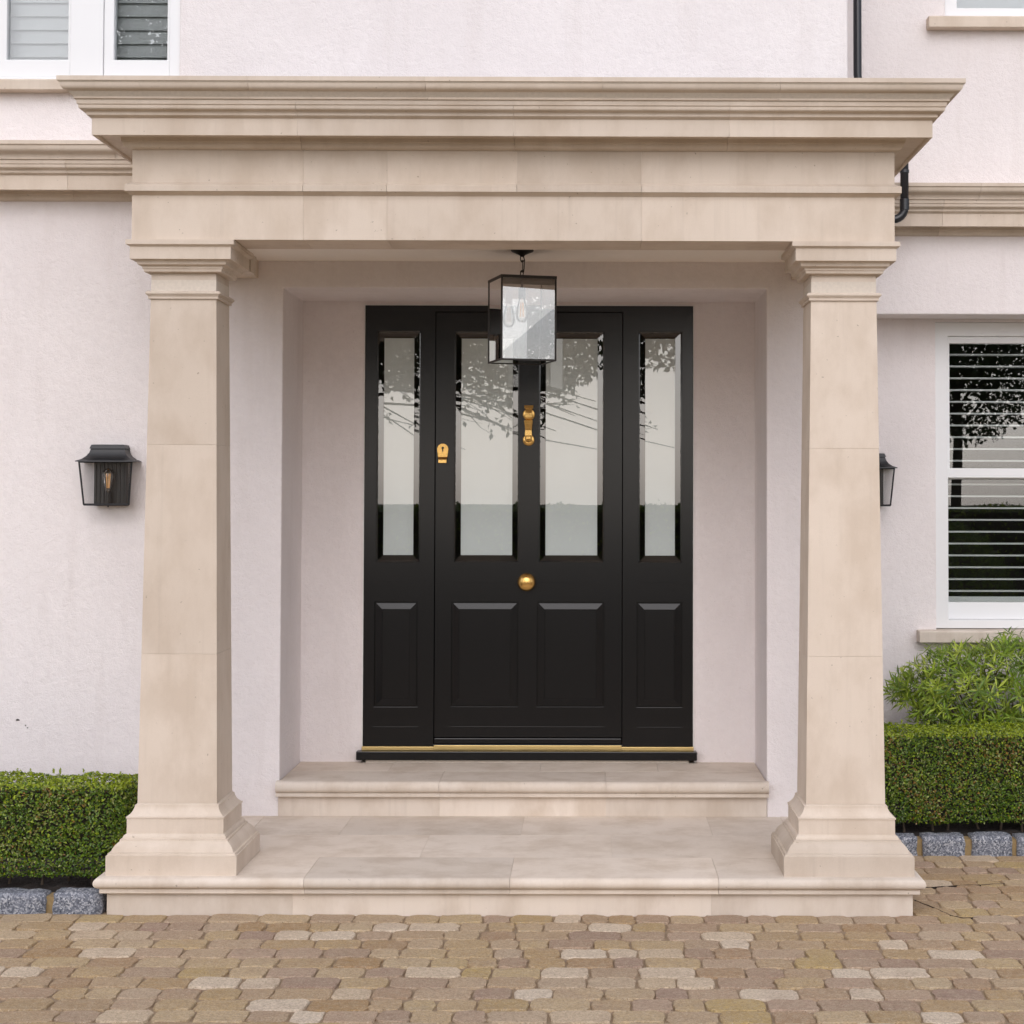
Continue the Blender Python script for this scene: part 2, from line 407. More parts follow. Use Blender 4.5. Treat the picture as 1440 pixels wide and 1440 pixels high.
L = [(1.62, 1.809), (1.834, 2.026), (2.058, 2.241), (2.264, 2.46)]; x = 2.49
while x < 5: w = rr.uniform(.18, .22); L.append((x, x+w)); x += w+.03
kerb(L, 1.215, 1.335, .087, 'grey granite kerb setts below the hedge under the sash window', 60)
# ------------------------------------------------------------------ house
house = empty('house', 'pale pink-white rendered house with stone string courses behind the porch', 'house')
door_open = (-1.131, 1.133, -.05, 2.61)
uw = (-3.40, -1.629, 3.578, 5.0)                # upper left window opening
wall = slab_holes(-6, XC, -.1, 6.4, [door_open, uw], YW, YD).build('wall', M['wall'], house, bevel=.006)
side = MB().box(XC-.3, XC-.0005, YD+.0, YB+.6, -.1, 6.4); side.build('wall', M['wall'], house)
rec = slab_holes(-1.3, 1.3, .1, 2.8, [(-.826, .829, .1, 2.597)], YD+.001, YD+.2).build('wall', M['wall'], house)
rw = (1.60, 4.6, -.1, 2.60); ruw = (2.184, 3.6, 4.17, 5.6)
slab_holes(XC-.0, 6, -.1, 6.4, [rw, ruw], YR, YB).build('wall', M['wall'], house, bevel=.006)
win = (2.171, 3.55, .925, 2.585)
slab_holes(XC, 6, -.1, 2.9, [win], YB+.001, YB+.3).build('wall', M['wall'], house)
# small dark chips in the render, low on the left wall
for q, (mx, mz, mr) in enumerate(((-2.349, .592, .009), (-2.312, .566, .005), (-2.303, .556, .004))):
    r = random.Random(q); ring = [(mx+mr*r.uniform(.5, 1.2)*cos(a), mz+mr*r.uniform(.3, .9)*sin(a)) for a in [2*pi*i/9 for i in range(9)]]
    MB().loft([[(x, yy, z) for x, z in ring] for yy in (YW+.004, YW-.0008)]).build('render_chip', M['dark'], house)
# dark rooms behind the openings
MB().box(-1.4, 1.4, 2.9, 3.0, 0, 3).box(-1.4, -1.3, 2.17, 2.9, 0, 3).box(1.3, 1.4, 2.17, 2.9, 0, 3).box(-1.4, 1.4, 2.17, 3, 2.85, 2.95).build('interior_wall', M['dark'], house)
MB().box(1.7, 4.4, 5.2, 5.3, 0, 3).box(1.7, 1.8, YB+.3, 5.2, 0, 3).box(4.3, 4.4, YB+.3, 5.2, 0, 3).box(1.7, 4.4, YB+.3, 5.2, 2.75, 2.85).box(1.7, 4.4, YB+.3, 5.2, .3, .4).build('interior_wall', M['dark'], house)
# moulded cornice profile: (outward offset from column centre line, height)
def scurve(p0, p1, amp, n=10):
    (a, b), (c, d) = p0, p1; out = []
    nx, nz = -(d-b), (c-a); l = math.hypot(nx, nz); nx /= l; nz /= l
    for i in range(n+1):
        t = i/n; k = amp*sin(2*pi*t); out.append((a+(c-a)*t+nx*k, b+(d-b)*t+nz*k))
    return out
def arc(p0, p1, bulge, n=8):
    (a, b), (c, d) = p0, p1; nx, nz = -(d-b), (c-a); l = math.hypot(nx, nz); nx /= l; nz /= l
    return [(a+(c-a)*t+nx*bulge*sin(pi*t), b+(d-b)*t+nz*bulge*sin(pi*t)) for t in [i/n for i in range(n+1)]]
P_TOP = [(.433, 3.256), (.433, 3.239), (.426, 3.236)] + scurve((.425, 3.233), (.380, 3.179), .0075) + [(.377, 3.1775)]
P_LOW = [(.3725, 3.1755), (.3705, 3.160), (.366, 3.157)] + scurve((.3655, 3.155), (.341, 3.123), .0055) + [(.336, 3.1195), (.3235, 3.1135), (.3235, 3.047), (.312, 3.047), (.308, 3.056), (.236, 3.056), (.233, 3.052), (.231, 3.040)] + arc((.227, 3.038), (.2035, 3.014), .006) + [(.2, 3.0125)]
P_FRZ = [(.195, 3.0115), (.195, 2.8825), (.2195, 2.870), (.2195, 2.8445)]
P_ARC = [(.2195, 2.8435), (.213, 2.841), (.195, 2.830), (.195, 2.654)]
def closed(p, hin): return p + [(hin, p[-1][1]), (hin, p[0][1])]
def sec_x(p, X): return [(X, YC-h, z) for h, z in p]
def sec_cl(p): return [(-(CX+h), YC-h, z) for h, z in p]
def sec_cr(p): return [(CX+h, YC-h, z) for h, z in p]
def sec_yl(p, Y): return [(-(CX+h), Y, z) for h, z in p]
def sec_yr(p, Y): return [(CX+h, Y, z) for h, z in p]
def sec_mitre_l(p): return [(-(CX+h), min(YW-.002, YW-(h-.195)), z) for h, z in p]
def sec_mitre_r(p): return [(CX+h, min(YR-.002, YR-(h-.195)), z) for h, z in p]
portico = empty('portico', 'cream limestone entrance portico with two square tapered columns', 'porch')
G = .0007
def inset(p, d=.0018): 
    return [(h-d, z) for h, z in p]
def entab_course(name, prof, hin, joints, parent, mitre=True):
    p = closed(prof, hin); n = len(joints)
    endl = sec_mitre_l(p) if mitre else sec_yl(p, YW-.001)
    endr = sec_mitre_r(p) if mitre else sec_yr(p, YW-.001)
    MB().loft([endl, sec_cl(p), sec_x(p, joints[0]-G)]).build(name, M['stone'], parent, smooth=True)
    for i in range(n-1): MB().loft([sec_x(p, joints[i]+G), sec_x(p, joints[i+1]-G)]).build(name, M['stone'], parent, smooth=True)
    MB().loft([sec_x(p, joints[-1]+G), sec_cr(p), endr]).build(name, M['stone'], parent, smooth=True)
# core of the entablature: mortar seen in the joints, and the flat roof behind the cornice
core = MB()
allp = inset(closed(P_TOP[:2]+[(.376, 3.18), (.366, 3.158), (.3235, 3.115), (.3235, 3.06), (.195, 3.06), (.195, 2.66)], -.07), .0018)
core.loft([sec_yl(allp, YW-.03), sec_cl(allp), sec_cr(allp), sec_yr(allp, YW-.03)])
ent = core.build('entablature', M['mortar'], portico)
entab_course('cornice_block', P_TOP, .0, [-1.02, -.333, .353, 1.041], ent)
entab_course('cornice_block', P_LOW, .0, [-.844, .005, .85], ent)
entab_course('frieze_block', P_FRZ, -.074, [-.837, -.504, .013, .51], ent, False)
entab_course('architrave_block', P_ARC, -.0765, [-.837, -.504, .51], ent, False)
MB().box(-1.27, 1.27, .30, YW-.002, 3.235, 3.25).build('roof_slab', m_simple('roof_lead', (.30, .30, .31), .6, nscale=5), ent)
MB().box(-1.262, 1.262, .32, YW-.001, 2.7355, 2.80).build('ceiling', M['ceiling'], portico)
# string courses: same moulding along the walls
def string_course(prof_sets, wall_y, xa, xb, joints_list, mitre):
    allq = inset(closed([(.376, 3.25), (.376, 3.18), (.32, 3.115), (.32, 3.06), (.2, 3.056), (.2, 3.02)], .17), .0018)
    off = lambda p, X: [(X if X is not None else (-(CX+h) if mitre == 'L' else CX+h), wall_y-(h-.195), z) for h, z in p]
    a, b = (xa, None) if mitre == 'L' else (None, xb)
    c = MB().loft([off(allq, a), off(allq, b)]).build('string_course', M['mortar'], house)
    for prof, joints in zip(prof_sets, joints_list):
        p = closed(prof, .165); js = [a]+joints+[b]
        for i in range(len(js)-1):
            s0 = js[i] if js[i] is None else js[i]+(G if i else 0); s1 = js[i+1] if js[i+1] is None else js[i+1]-(G if i < len(js)-2 else 0)
            MB().loft([off(p, s0), off(p, s1)]).build('string_course_block', M['stone'], c, smooth=True)
string_course([P_TOP, P_LOW], YW, -6, None, [[-5, -4.2, -3.4, -2.62, -1.875], [-4.6, -3.75, -2.93, -2.11]], 'L')
string_course([P_TOP, P_LOW], YR, None, 6, [[2.32, 3.1, 3.9, 4.8], [2.14, 2.95, 3.8, 4.7]], 'R')
# ------------------------------------------------------------------ columns
SH_T, SH_B, Z_T, Z_B = .1315, .1570, 2.425, .417
def hs_at(z): return SH_B+(SH_T-SH_B)*(z-Z_B)/(Z_T-Z_B)
def column(cx):
    k = MB().squares([(SH_B-.0014, ZF+.01), (SH_T-.0014, 2.5)], cx, YC).build('column', M['mortar'], portico)
    MB().squares([(.2555, ZF), (.2555, .2275), (.251, .2285), (.2485, .2365), (.243, .2375)] + [(h, z) for h, z in arc((.2405, .2385), (.2125, .2765), -.004, 6)] + [(.2115, .2835), (.2045, .2855)], cx, YC).build('plinth', M['stone'], k, smooth=True)
    MB().squares([(.2035, .2856)] + arc((.2035, .286), (.1925, .302), -.003, 5) + [(.1905, .303), (.1905, .3605), (.1935, .3625), (.1935, .3685), (.189, .3695)] + arc((.188, .3705), (.1655, .4045), .0035, 6) + [(.1655, .4105), (.1605, .4125), (.158, .4165)], cx, YC).build('base_block', M['stone'], k, smooth=True)
    zs = [.4166, 1.005, 1.838, 2.4225] if cx < 0 else [.4166, 1.0, 1.829, 2.4225]
    for a, b in zip(zs, zs[1:]):
        MB().squares([(hs_at(a)-.0006, a+.0003), (hs_at(a), a+.0010), (hs_at(b), b-.0010), (hs_at(b)-.0006, b-.0003)], cx, YC).build('shaft_block', M['stone'], k, smooth=True)
    MB().squares([(.1315, 2.4226), (.140, 2.4235), (.140, 2.434), (.143, 2.4355)] + [(.143+.007*sin(pi*t), 2.437+.017*t) for t in (0, .2, .4, .6, .8, 1)] + [(.1305, 2.4555), (.1295, 2.5275)], cx, YC).build('necking', M['stone'], k, smooth=True)
    MB().squares([(.1295, 2.5276), (.151, 2.5285), (.1545, 2.531), (.1565, 2.5405), (.159, 2.542)] + scurve((.160, 2.5425), (.1775, 2.566), .0035, 8) + [(.1785, 2.5685), (.182, 2.5735), (.1855, 2.5755), (.2005, 2.576), (.2005, 2.6245), (.2025, 2.6265), (.211, 2.631), (.2145, 2.633), (.2145, 2.6515), (.19, 2.6525)], cx, YC).build('capital', M['stone'], k, smooth=True)
    return k
cl = column(-CX); cr = column(CX)
MB().box(-CX-.17, -CX+.205, YC+.2145+.002, YC+.335, 2.576, 2.653).build('bearing_stone', M['stone'], cl)
# ------------------------------------------------------------------ porch platform and door step
def nosing(p, x0, x1, yb, yf):   # straight run along X, square-cut ends handled by the caller
    return MB().loft([[(x0, yf+d, z) for d, z in p], [(x1, yf+d, z) for d, z in p]])
plat = MB().box(-1.571, 1.571, .002, YW-.008, -.08, ZF-.0025).build('porch_platform', M['mortar'])
lab(plat, 'limestone porch platform of joined slabs with a rounded front edge under both columns', 'step')
# offsets outwards (from riser face) and heights of the rounded edge
NOS = [(-.02, ZF)] + [(.022+.023*cos(a), .1285+.0225*sin(a)) for a in [pi/2-pi*i/10 for i in range(11)]] + [(.024, .1045), (.024, .0885), (.021, .087), (-.02, .087)]
def u_sec(kind, X=0, Y=0):
    o = {'x': lambda d, z: (X, .0-d, z), 'cl': lambda d, z: (-1.573-d, -d, z), 'cr': lambda d, z: (1.573+d, -d, z),
         'yl': lambda d, z: (-1.573-d, Y, z), 'yr': lambda d, z: (1.573+d, Y, z)}[kind]
    return o
def edge_piece(secs, back):
    p = NOS[1:-1]; p = [(back, ZF)] + p + [(back, .087)]
    return MB().loft([[f(d, z) for d, z in p] for f in secs])
R1, R2 = .378, .882
B = -.378
# front row of slabs carries the rounded edge
edge_piece([u_sec('yl', Y=YW), u_sec('cl'), u_sec('x', X=-.80-G)], -.3775).build('edge_slab', M['floor_stone'], plat, smooth=True)
edge_piece([u_sec('x', X=-.80+G), u_sec('x', X=.0-G)], -.3775).build('edge_slab', M['floor_stone'], plat, smooth=True)
edge_piece([u_sec('x', X=.0+G), u_sec('x', X=.812-G)], -.3775).build('edge_slab', M['floor_stone'], plat, smooth=True)
edge_piece([u_sec('x', X=.812+G), u_sec('cr'), u_sec('yr', Y=YW)], -.3775).build('edge_slab', M['floor_stone'], plat, smooth=True)
for y0, y1, js in ((R1+G, R2-G, [-1.194, -.39, .403, 1.194]), (R2+G, YW-.001, [-1.194, -.79, .008, .85, 1.194])):
    for a, b in zip(js, js[1:]): MB().box(a+G, b-G, y0, y1, .09, ZF-.0006*(1+hash((a, y0)) % 2)).build('floor_slab', M['floor_stone'], plat)
for a, b in ((-1.573, -.85), (-.85, .785), (.785, 1.573)):
    MB().box(a+G*(a > -1.5), b-G*(b < 1.5), .0, .30, -.05, .0865).build('riser_stone', M['floor_stone'], plat)
for s in (-1, 1): MB().box(*sorted((s*1.573, s*1.30)), .3015, YW-.001, -.05, .0865).build('riser_stone', M['floor_stone'], plat)
step = MB().box(-1.128, 1.130, YW-.006, YD-.002, ZF-.02, ZT-.006).build('door_step', M['mortar'])
lab(step, 'raised limestone door step with rounded edge below the black door', 'step')
NO2 = [(.0, ZT)] + [(.020+.022*cos(a), .289+.026*sin(a)) for a in [pi/2-pi*i/10 for i in range(11)]] + [(.024, .2615), (.024, .245), (.0, .2435)]
for a, b in ((-1.142, -.387), (-.387, .385), (.385, 1.139)):
    p = [(-.012, ZT)] + NO2[1:-1] + [(-.012, .2435)]
    MB().loft([[(X, YW-.012-d, z) for d, z in p] for X in (a+G*(a > -1), b-G*(b < 1))]).build('step_edge', M['floor_stone'], step, smooth=True)
for a, b in ((-1.127, -.387), (-.387, .385), (.385, 1.129)):
    MB().box(a+G, b-G, YW+.0005, 1.65, .2, ZT-.0005).build('step_slab', M['floor_stone'], step)
    MB().box(a-(.008 if a < -1 else -G), b+(.003 if b > 1 else -G), YW-.008, YW+.02, ZF+.0005, .243).build('step_riser', M['floor_stone'], step)
for a, b in ((-1.127, -.66), (-.66, .07), (.07, .64), (.64, 1.129)):
    MB().box(a+G, b-G, 1.652, YD+.05, .2, ZT).build('step_slab', M['floor_stone'], step)
# ------------------------------------------------------------------ front door
FY, LY = YD-.006, YD+.006        # faces of frame and leaf
Lh = (-.468, .471, .402, 2.560)
gz = (1.308, 2.461); pz = (.588, 1.110)
sgL, sgR = (-.759, -.543), (.551, .766)
spL, spR = (-.764, -.549), (.543, .768)
frame = slab_holes(-.820, .823, .394, 2.591, [Lh, (*sgL, *gz), (*sgR, *gz), (*spL, *pz), (*spR, *pz)], FY, YD+.07).build('front_door', M['black'], house, bevel=.003)
lab(frame, 'black panelled front door and glazed sidelights with brass fittings')
slab_holes(-.825, .828, .33, 2.596, [(-.8195, .8225, .3, 2.5905)], YD-.003, YD+.03).build('sealant', M['caulk'], frame)
lg = [(-.372, -.049), (.052, .377)]; lp = [(-.382, -.048), (.045, .380)]
slab_holes(-.4655, .4685, .436, 2.5575, [(*q, *gz) for q in lg]+[(*q, *pz) for q in lp], LY, LY+.05).build('door_leaf', M['black'], frame, bevel=.003)
MB().box(-.4645, .4675, LY-.012, LY+.03, .404, .433).build('weather_bar', M['black'], frame, bevel=.004)
for a, b, yy in ((-.385, .382, LY), (-.77, -.545, FY), (.545, .772, FY)):
    MB().box(a, b, yy-.0016, yy+.004, 1.2035, 1.2085).build('rail_bead', M['black'], frame, bevel=.001)
    MB().box(a, b, yy-.0012, yy+.004, .486, .490).build('rail_bead', M['black'], frame, bevel=.001)
def panel(x0, x1, z0, z1, yf):
    def ring(d, y): return [(x0+d, y, z0+d), (x1-d, y, z0+d), (x1-d, y, z1-d), (x0+d, y, z1-d)]
    MB().loft([ring(.0005, yf+.03), ring(.0005, yf+.013), ring(.0055, yf+.013), ring(.0062, yf+.0045)] + [ring(.008, yf+.0045), ring(.0365, yf-.0018), ring(.038, yf-.0025), ring(.0385, yf+.001), ring(.041, yf+.001), ring(.0415, yf-.0005)]).build('door_panel', M['black'], frame)
for q in lp: panel(*q, *pz, LY)
for q in (spL, spR): panel(*q, *pz, FY)
def pane(x0, x1, yf):
    z0, z1 = gz; bv = .033
    def ring(d, y): return [(x0+d, y, z0+d), (x1-d, y, z0+d), (x1-d, y, z1-d), (x0+d, y, z1-d)]
    m = MB(); m.loft([ring(.0, yf+.0215), ring(bv-.001, yf+.020), ring(bv+.0005, yf+.020)], caps=False); n = len(m.v); m.f.append((n-4, n-3, n-2, n-1))
    o = m.build('glass_pane', M['doorglass'], frame)
    MB().box(x0+bv, x1-bv, yf+.027, yf+.0275, z0+bv, z1-bv).build('etched_panel', M['frost'], frame)
    b = MB()
    for d0, d1, ya, yb in ((.0, .006, yf+.006, yf+.026),):
        b.loft([ring(-.001, ya), ring(d1, yb-.004)], caps=False)
    b.build('glazing_bead', M['black'], frame)
for q in lg: pane(*q, LY)
for q in (sgL, sgR): pane(*q, FY)
MB().box(-.823, .826, YD-.02, YD+.06, .374, .3925).box(-.4650, .4680, YD-.026, YD-.0205, .380, .4005).build('threshold', M['brassdull'], frame, bevel=.002)
MB().box(-.846, .841, YD-.055, YD+.03, .330, .3735).build('door_sill', M['black'], frame, bevel=.004)
MB().box(-.80, .80, YD-.035, YD+.03, ZT+.0005, .3295).build('sill_bedding', M['mortar'], frame)
# brass fittings
MB().lathe([(.002, -.062)]+[(.046*sin(a), -.030-.032*cos(a)) for a in [pi/2*i/8 for i in range(1, 9)]]+[(.046, -.026), (.040, -.020), (.020, -.014), (.018, -.006), (.027, -.004), (.027, .004)], (-.007, LY, 1.209), 'Y', 32).build('door_knob', M['brass'], frame, smooth=True)
kn = MB()
kn.lathe([(.031, .002), (.031, -.006), (.027, -.010), (.018, -.012), (.014, -.02)], (.001, LY, 2.046), 'Y', 28)
kn.loft([[(-.020, LY-.002, 2.073), (.022, LY-.002, 2.073), (.022, LY-.034, 2.073), (-.020, LY-.034, 2.073)], [(-.022, LY-.002, 2.090), (.024, LY-.002, 2.090), (.024, LY-.028, 2.090), (-.022, LY-.028, 2.090)]])
kn.loft([[(-w, LY-y0, z), (w+.002, LY-y0, z), (w+.002, LY-y1, z), (-w, LY-y1, z)] for w, y0, y1, z in ((.014, .010, .032, 2.074), (.015, .012, .040, 2.052), (.016, .014, .042, 2.030), (.013, .018, .038, 2.020))])
kn.loft([[(-w-.001, LY-y0, z), (w+.001, LY-y0, z), (w+.001, LY-y1, z), (-w-.001, LY-y1, z)] for w, y0, y1, z in ((.012, .022, .036, 2.021), (.021, .022, .046, 2.014), (.018, .022, .044, 1.996), (.0155, .020, .040, 1.965), (.0165, .016, .042, 1.940), (.015, .012, .040, 1.918))])
kn.lathe([(.030, .002), (.030, -.006), (.026, -.010), (.017, -.012)], (.0, LY, 1.918), 'Y', 28)
kn.lathe([(.001, -.044), (.012, -.042), (.018, -.034), (.018, -.022), (.012, -.012)], (.0, LY, 1.924), 'Y', 20)
kn.loft([[(-.012, LY-.002, 1.892), (.012, LY-.002, 1.892), (.012, LY-.014, 1.892), (-.012, LY-.014, 1.892)], [(-.014, LY-.002, 1.903), (.014, LY-.002, 1.903), (.014, LY-.018, 1.903), (-.014, LY-.018, 1.903)]])
kn.build('door_knocker', M['brass'], frame, bevel=.0012)
lk = MB()
out = [(.0285*cos(a), 1.8705+.0285*sin(a)) for a in [pi*i/14 for i in range(15)]] + [(-.0235, 1.829), (.0235, 1.829)]
lk.loft([[(-.4295+x, yy, z) for x, z in out] for yy in (LY+.001, LY-.006)])
lk.loft([[(-.4295+s*w, LY-y0, z) for s, y0 in ((-1, ya), (1, ya), (1, yb), (-1, yb))] for w, ya, yb, z in ((.024, .0, .007, 1.832), (.022, .006, .014, 1.826), (.021, .012, .022, 1.818), (.0205, .013, .023, 1.801))])
lo = lk.build('lock_pull', M['brass'], frame, smooth=True, bevel=.001)
MB().lathe([(.006, 0), (.006, -.003)], (-.4295, LY-.0062, 1.877), 'Y', 12).box(-.4325, -.4265, LY-.0092, LY-.0062, 1.858, 1.876).build('keyhole', M['black'], frame)
# ------------------------------------------------------------------ windows
def ring_frame(x0, x1, z0, z1, w, yf, yb, name, par, mat='white', wb=None, wt=None):
    return slab_holes(x0, x1, z0, z1, [(x0+w, x1-w, z0+(wb or w), z1-(wt or w))], yf, yb).build(name, M[mat], par, bevel=.003)
# sash window, right
sw = ring_frame(win[0]+.001, win[1]-.001, .931, win[3]-.001, .070, YB+.020, YB+.16, 'window', house, wb=.045, wt=.075)
lab(sw, 'white sash window with horizontal blind slats in the recess')
ring_frame(2.2415, 3.48, 1.742, 2.5085, .013, YB+.036, YB+.075, 'upper_sash', sw, wb=.052, wt=.038)
ring_frame(2.2415, 3.48, .9775, 1.765, .001, YB+.078, YB+.12, 'lower_sash', sw, wb=.090, wt=.03)
MB().box(2.256, 3.465, YB+.055, YB+.058, 1.796, 2.469).build('glass_pane', M['glass'], sw)
MB().box(2.244, 3.478, YB+.10, YB+.103, 1.069, 1.733).build('glass_pane', M['glass'], sw)
for i in range(22):
    z = 2.485-.0648*i+.0
    if z < 1.09: break
    sl = MB(); sl.loft([[(2.21, YB+.165+yy, z+zz) for yy, zz in ((0, -.0038), (.03, -.005), (.062, -.0038), (.062, .0038), (.03, .005), (0, .0038))], [(3.52, YB+.165+yy, z+zz) for yy, zz in ((0, -.0038), (.03, -.005), (.062, -.0038), (.062, .0038), (.03, .005), (0, .0038))]])
    sl.build('blind_slat', M['slat'], sw)
MB().box(2.21, 3.52, YB+.165, YB+.19, 1.06, 1.094).build('blind_rail', M['slat'], sw)
MB().loft([[(X, y, z) for y, z in ((YB-.085, .862), (YB-.085, .918), (YB-.08, .9235), (YB+.14, .930), (YB+.14, .862))] for X in (2.066, 3.65)]).build('window_sill', M['floor_stone'], sw, bevel=.003)
# upper right window
uw2 = ring_frame(ruw[0]+.001, ruw[1]-.001, ruw[2]+.001, ruw[3]-.001, .07, YR+.05, YR+.14, 'window', house)
lab(uw2, 'white upper window above the sash window')
MB().box(2.25, 3.53, YR+.09, YR+.093, 4.24, 5.53).build('glass_pane', M['glass'], uw2)
MB().box(2.2, 3.6, YR+.3, YR+.31, 4.1, 5.7).build('window_blind', M['louvre'], uw2)
MB().loft([[(X, y, z) for y, z in ((YR-.075, 4.108), (YR-.075, 4.162), (YR-.07, 4.168), (YR+.12, 4.1705), (YR+.12, 4.108))] for X in (2.083, 3.7)]).build('window_sill', M['stone'], uw2, bevel=.003)
# upper left window
yw = YW+.02
ul = slab_holes(uw[0]+.001, uw[1]-.001, 3.579, 4.999, [(-2.149, -1.681, 3.606, 4.94), (-3.34, -2.149-.156+.0, 3.606, 4.94)], yw, yw+.1)
ul = slab_holes(uw[0]+.001, uw[1]-.001, 3.579, 4.999, [(-1.993, -1.681, 3.604, 4.94), (-2.62, -2.149, 3.604, 4.94), (-3.34, -2.776, 3.604, 4.94)], yw, yw+.1).build('window', M['white'], house, bevel=.003)
lab(ul, 'white upper casement window with closed louvred shutters')
for a, b in ((-1.993, -1.681), (-2.62, -2.149), (-3.34, -2.776)):
    w0 = .048 if a > -2 else .012
    slab_holes(a+.001, b-.001, 3.605, 4.939, [(a+(.048 if a > -2 else .17), b-.012, 3.689, 4.88)], yw+.008, yw+.07).build('sash', M['white'], ul, bevel=.003)
    MB().box(a+.002, b-.002, yw+.035, yw+.038, 3.68, 4.89).build('glass_pane', M['glass'], ul)
    for i in range(19):
        z = 3.66+.0655*i
        MB().loft([[(X, yw+.11+yy, z+zz) for yy, zz in ((0, 0), (.018, .074), (.024, .074), (.006, 0))] for X in (a+.02, b-.005)]).build('shutter_louvre', M['louvre'], ul)
MB().box(-3.4, -1.6, yw+.2, yw+.22, 3.5, 5.05).build('shutter_back', M['dark'], ul)
MB().loft([[(X, y, z) for y, z in ((YW-.07, 3.526), (YW-.07, 3.572), (YW-.065, 3.577), (YW+.1, 3.5785), (YW+.1, 3.526))] for X in (-3.5, -1.56)]).build('window_sill', M['stone'], ul, bevel=.003)
# ------------------------------------------------------------------ lanterns
def bulb(par, c, s=1, up=False):
    k = 1 if up else -1
    MB().lathe([(.002, 0), (.013, 0), (.0135, .006*k), (.018, .022*k), (.026, .050*k), (.029, .072*k), (.026, .092*k), (.015, .106*k), (.002, .110*k)], c, 'Z', 16, caps=False).build('bulb', M['bulb'], par, smooth='all')
    f = MB()
    for i in range(5):
        a = 2*pi*i/5
        f.tube([(c[0]+.006*cos(a), c[1]+.006*sin(a), c[2]+.018*k), (c[0]+.010*cos(a), c[1]+.010*sin(a), c[2]+.085*k)], .0017, 5)
    f.build('filament', M['filament'], par)
pl = empty('pendant_lantern', 'dark metal box lantern with clear glass hanging from the porch ceiling', 'lantern')
pl.location = (.002, .95, 2.2325); pl.rotation_euler = (0, 0, rad(16.4))
A = .126; H = .376; t = .0075
cage = MB()
for sx in (-1, 1):
    for sy in (-1, 1): cage.box(*sorted((sx*A, sx*(A-t))), *sorted((sy*A, sy*(A-t))), 0, H-.012)
for z0, z1 in ((-.0005, t),):
    for s in (-1, 1):
        cage.box(-A+t, A-t, *sorted((s*A, s*(A-t))), z0, z1); cage.box(*sorted((s*A, s*(A-t))), -A+t, A-t, z0, z1)
cage.build('cage', M['bronze'], pl, bevel=.0008)
MB().box(-A-.001, A+.001, -A-.001, A+.001, H-.0118, H).build('top_plate', M['bronze'], pl, bevel=.001)
for s in (-1, 1):
    MB().box(-A+t, A-t, *sorted((s*(A-.003), s*(A-.005))), t, H-.013).build('glass_pane', M['lampglass'], pl)
    MB().box(*sorted((s*(A-.003), s*(A-.005))), -A+t, A-t, t, H-.013).build('glass_pane', M['lampglass'], pl)
MB().box(-A+t, A-t, -A+t, A-t, .002, .004).build('glass_pane', M['lampglass'], pl)
MB().lathe([(.005, H-.012), (.005, .335), (.016, .334), (.0165, .288), (.014, .287)], (0, 0, 0), 'Z', 16).build('lamp_holder', M['porcelain'], pl, smooth=True)
bulb(pl, (0, 0, .287))
MB().lathe([(.051, .503), (.051, .4985), (.047, .4945), (.014, .4805), (.007, .4725)], (0, 0, 0), 'Z', 28).build('ceiling_rose', M['bronze'], pl, smooth=True)
def link(cz, r, hgt, rz, th=.0024):
    pts = [(r*cos(a)*cos(rz), r*cos(a)*sin(rz), cz+(hgt/2-r)*(1 if sin(a) >= 0 else -1)+r*sin(a)) for a in [2*pi*i/16 for i in range(17)]]
    return MB().tube(pts, th, 6, caps=False)
for cz, r, hg, rz in ((.464, .009, .028, .3), (.430, .0085, .054, 1.7), (.393, .008, .036, .2)): link(cz, r, hg, rz).build('chain_link', M['bronze'], pl, smooth='all')
MB().tube([(.005, 0, .474), (.012, .003, .46), (.010, .003, .42), (.004, 0, .39), (0, 0, .374)], .0022, 6).build('flex', M['bronze'], pl, smooth='all')
MB().lathe([(.006, .374), (.006, .383), (.003, .386)], (0, 0, 0), 'Z', 12).build('loop_boss', M['bronze'], pl, smooth=True)
